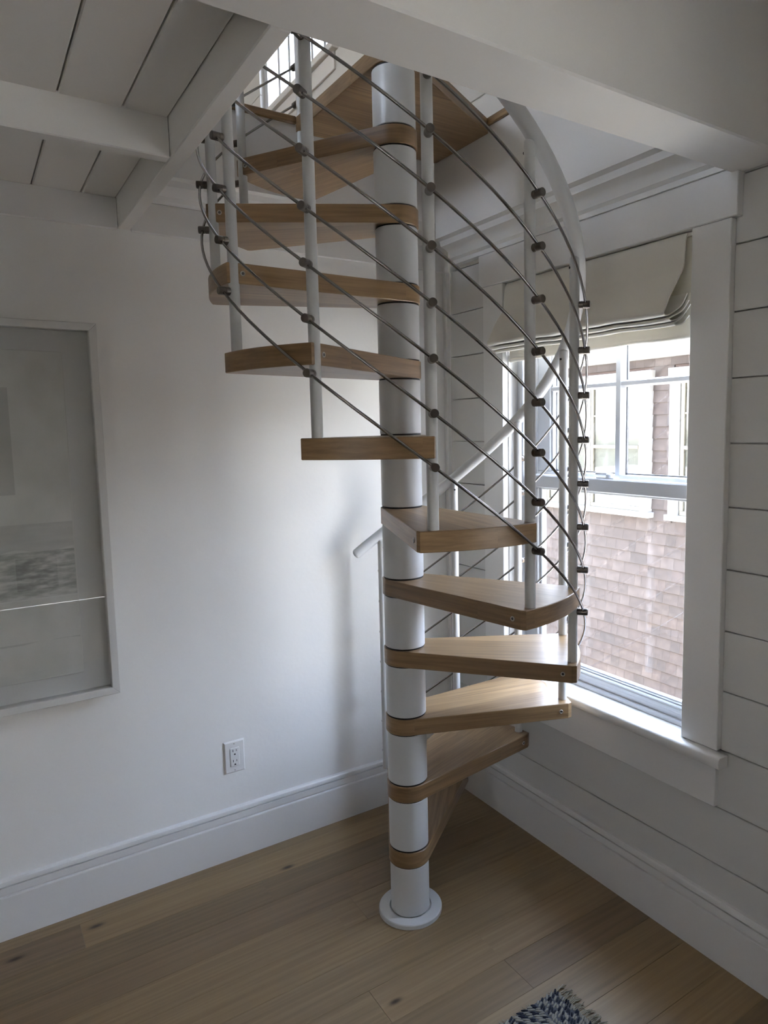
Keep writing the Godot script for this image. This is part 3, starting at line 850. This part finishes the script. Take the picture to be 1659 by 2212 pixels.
# ======================================================================= picture
func build_picture():
	var x1 := -1.308
	var x0 := -2.22
	var y0 := 0.692
	var y1 := 1.824
	var dp := 0.042
	var p := thing("framed_picture", "white framed pale abstract seascape hanging on the left wall", "picture", Vector3(0, 0, 0.001))
	var fw := 0.022
	# mitred frame members with a lip
	var m := plain(Color(0.86, 0.855, 0.835), 0.4)
	var corners := [Vector2(x0, y0), Vector2(x1, y0), Vector2(x1, y1), Vector2(x0, y1)]
	var inner := [Vector2(x0 + fw, y0 + fw), Vector2(x1 - fw, y0 + fw), Vector2(x1 - fw, y1 - fw), Vector2(x0 + fw, y1 - fw)]
	for i in 4:
		var j := (i + 1) % 4
		var mb := MB.new()
		mb.prism(PackedVector2Array([corners[i], corners[j], inner[j], inner[i]]), Vector3.ZERO, Vector3.RIGHT, Vector3.UP, dp, Vector3(0, 0, 1), 0.0015)
		obj(mb, "frame_member", m, p)
	bx(Vector3(x0 + fw, y0 + fw, 0.0), Vector3(x1 - fw, y1 - fw, 0.008), "backing_mat", plain(Color(0.88, 0.88, 0.86), 0.85), p)
	# the print: a sheet floated on the mat, its face painted
	var ax0 := x0 + 0.10
	var ax1 := -1.402
	var ay0 := 0.772
	var ay1 := 1.740
	bx(Vector3(ax0, ay0, 0.008), Vector3(ax1, ay1, 0.0135), "print_sheet", plain(Color(0.87, 0.87, 0.84), 0.85), p, 0.0012)
	var pm := StandardMaterial3D.new(); pm.albedo_texture = painting(); pm.roughness = 0.8
	var f := MB.new(); f.use_uv = true
	var q0 := Vector3(ax0 + 0.004, ay0 + 0.004, 0.0137)
	var q1 := Vector3(ax1 - 0.004, ay1 - 0.004, 0.0137)
	var i0 := f.vert(q0, Vector3(0, 0, 1), Vector2(0, 1))
	f.vert(Vector3(q1.x, q0.y, q0.z), Vector3(0, 0, 1), Vector2(1, 1)); f.vert(q1, Vector3(0, 0, 1), Vector2(1, 0)); f.vert(Vector3(q0.x, q1.y, q0.z), Vector3(0, 0, 1), Vector2(0, 0))
	f.tri_i(i0, i0 + 1, i0 + 2); f.tri_i(i0, i0 + 2, i0 + 3)
	obj(f, "print", pm, p)
	bx(Vector3(x0 + fw, y0 + fw, 0.030), Vector3(x1 - fw, y1 - fw, 0.032), "pane", M.glass, p)

func painting() -> ImageTexture:
	var w := 512
	var h := 640
	var im := Image.create(w, h, true, Image.FORMAT_RGB8)
	var a := noise(61, 1.0, 5)
	var b := noise(62, 1.0, 3)
	for y in h:
		for x in w:
			var u := float(x) / w
			var v := float(y) / h
			var c := Color(0.84, 0.845, 0.81).lerp(Color(0.89, 0.89, 0.86), 0.5 + a.get_noise_2d(u * 5.0, v * 5.0))
			if u < 0.80 and u > 0.30 and v > 0.105 and v < 0.425: c = c.darkened(0.10)               # a pale grey block of paint
			if v > 0.515 and v < 0.60 + 0.008 * sin(u * 30.0): c = c.darkened(0.07 + 0.04 * a.get_noise_2d(u * 4.0, v * 40.0))
			var sea := 0.5 + 0.9 * a.get_noise_2d(u * 7.0, v * 46.0) + 0.4 * b.get_noise_2d(u * 20.0, v * 90.0)
			if v > 0.60 and v < 0.745: c = c.lerp(Color(0.66, 0.665, 0.63), clampf(sea, 0, 1))
			if v > 0.62 and v < 0.72 and u > 0.78 and u < 0.93: c = c.darkened(0.12 * clampf(sea + 0.2, 0, 1))
			if v > 0.74 and v < 0.75: c = c.lightened(0.15)
			if v > 0.88 and v < 0.886 + 0.01 * b.get_noise_2d(u * 3.0, 1.0): c = c.darkened(0.08)
			im.set_pixel(x, y, c)
	im.generate_mipmaps()
	return ImageTexture.create_from_image(im)

# ======================================================================= outlet
func build_outlet():
	var o := thing("wall_outlet", "white double power outlet low on the left wall", "outlet", Vector3(-0.9475, 0.3655, 0.0))
	var hw := 0.0365
	var hh := 0.0573
	var p := MB.new()
	p.prism(PackedVector2Array([Vector2(-hw, -hh), Vector2(hw, -hh), Vector2(hw, hh), Vector2(-hw, hh)]), Vector3(0, 0, -0.004), Vector3.RIGHT, Vector3.UP, 0.0105, Vector3(0, 0, 1), 0.0042)
	obj(p, "cover_plate", M.trim, o)
	var face := bx(Vector3(-0.0164, -0.0334, 0.0062), Vector3(0.0164, 0.0334, 0.0088), "receptacle", M.trim, o, 0.0012)
	for s in [-1.0, 1.0]:
		var y: float = 0.0185 * s
		bx(Vector3(-0.0072, y + 0.001, 0.0085), Vector3(-0.0052, y + 0.0095, 0.0091), "slot", M.gap, face)
		bx(Vector3(0.0052, y + 0.002, 0.0085), Vector3(0.0070, y + 0.0085, 0.0091), "slot", M.gap, face)
		var g := MB.new()
		var pts := PackedVector2Array()
		for i in 9: pts.append(Vector2(0, y - 0.0085) + Vector2(cos(PI * i / 8.0), sin(PI * i / 8.0)) * 0.0030)
		pts.append(Vector2(-0.003, y - 0.0105)); pts.append(Vector2(0.003, y - 0.0105))
		g.prism(pts, Vector3(0, 0, 0.0085), Vector3.RIGHT, Vector3.UP, 0.0006, Vector3(0, 0, 1))
		obj(g, "slot", M.gap, face)
		var sc := MB.new()
		sc.lathe([Vector2(0.0, 0.0016), Vector2(0.0026, 0.0011), Vector2(0.0032, 0.0)], Vector3(0, 0.048 * s, 0.0062), Vector3.RIGHT, Vector3(0, 0, 1), 12)
		obj(sc, "screw", M.screw, o)

# ======================================================================= rug
func build_rug():
	var x1 := -0.452
	var x0 := -2.15
	var z0 := 1.088
	var z1 := 2.7
	var r := thing("area_rug", "navy and cream woven rug with a frayed fringe on the oak floor", "rug", Vector3(x1, 0, z0))
	var navy := plain(Color(0.075, 0.095, 0.155), 0.95)
	var cream := plain(Color(0.52, 0.51, 0.47), 0.95)
	var grey := plain(Color(0.30, 0.31, 0.33), 0.95)
	bx(Vector3(x0 - x1, 0.0, 0.0), Vector3(0, 0.005, z1 - z0), "weave_backing", grey, r, 0.002)
	# yarn floats in a broken chevron
	var y := MB.new()
	y.lathe([Vector2(0.0, -0.5), Vector2(0.32, -0.38), Vector2(0.5, 0.0), Vector2(0.32, 0.38), Vector2(0.0, 0.5)], Vector3.ZERO, Vector3.UP, Vector3.RIGHT, 6)
	var rng := RandomNumberGenerator.new(); rng.seed = 81
	var sets := [[], []]
	var px := 0.0155
	var pz := 0.0076
	var nx := int((x1 - x0) / px)
	var nzz := int((z1 - z0) / pz)
	for i in nx:
		for j in nzz:
			var band := (j + i * 2) if (i / 5) % 2 == 0 else (j - i * 2)
			var dark := posmod(band, 5) < 2
			if rng.randf() < 0.2: dark = not dark
			var at := Vector3(-(i + 0.5) * px, 0.0055, (j + 0.5) * pz)
			var tilt := 0.55 if (i / 5) % 2 == 0 else -0.55
			var bs := Basis(Vector3.UP, tilt + rng.randf_range(-0.25, 0.25)).scaled(Vector3.ONE) * Basis.from_scale(Vector3(0.0195 * rng.randf_range(0.7, 1.2), 0.0048, 0.0066))
			sets[0 if dark else 1].append(Transform3D(bs, at + Vector3(rng.randf_range(-0.002, 0.002), 0, rng.randf_range(-0.001, 0.001))))
	for q in 2:
		var mm := MultiMesh.new(); mm.transform_format = MultiMesh.TRANSFORM_3D
		mm.mesh = y.mesh(navy if q == 0 else cream)
		mm.instance_count = sets[q].size()
		for i in sets[q].size(): mm.set_instance_transform(i, sets[q][i])
		var mi := MultiMeshInstance3D.new(); mi.multimesh = mm; mi.name = "navy_yarn" if q == 0 else "cream_yarn"
		r.add_child(mi, true); stuff(mi)
	# fringe: loose ends along the side towards the window wall
	var fr := MB.new()
	for i in 900:
		var z := rng.randf() * (z1 - z0)
		var l := rng.randf_range(0.012, 0.036)
		var sw := rng.randf_range(-0.012, 0.012)
		fr.tube(PackedVector3Array([Vector3(-0.01, 0.005, z), Vector3(l * 0.4, 0.004 + rng.randf() * 0.004, z + sw * 0.3), Vector3(l, 0.0015 + rng.randf() * 0.002, z + sw)]), 0.0011, 4)
	for i in 60:
		var x := -rng.randf() * 1.4
		fr.tube(PackedVector3Array([Vector3(x, 0.005, 0.004), Vector3(x + rng.randf_range(-0.006, 0.006), 0.004, -rng.randf_range(0.003, 0.010))]), 0.001, 4)
	stuff(obj(fr, "fringe", plain(Color(0.58, 0.55, 0.48), 0.95), r))
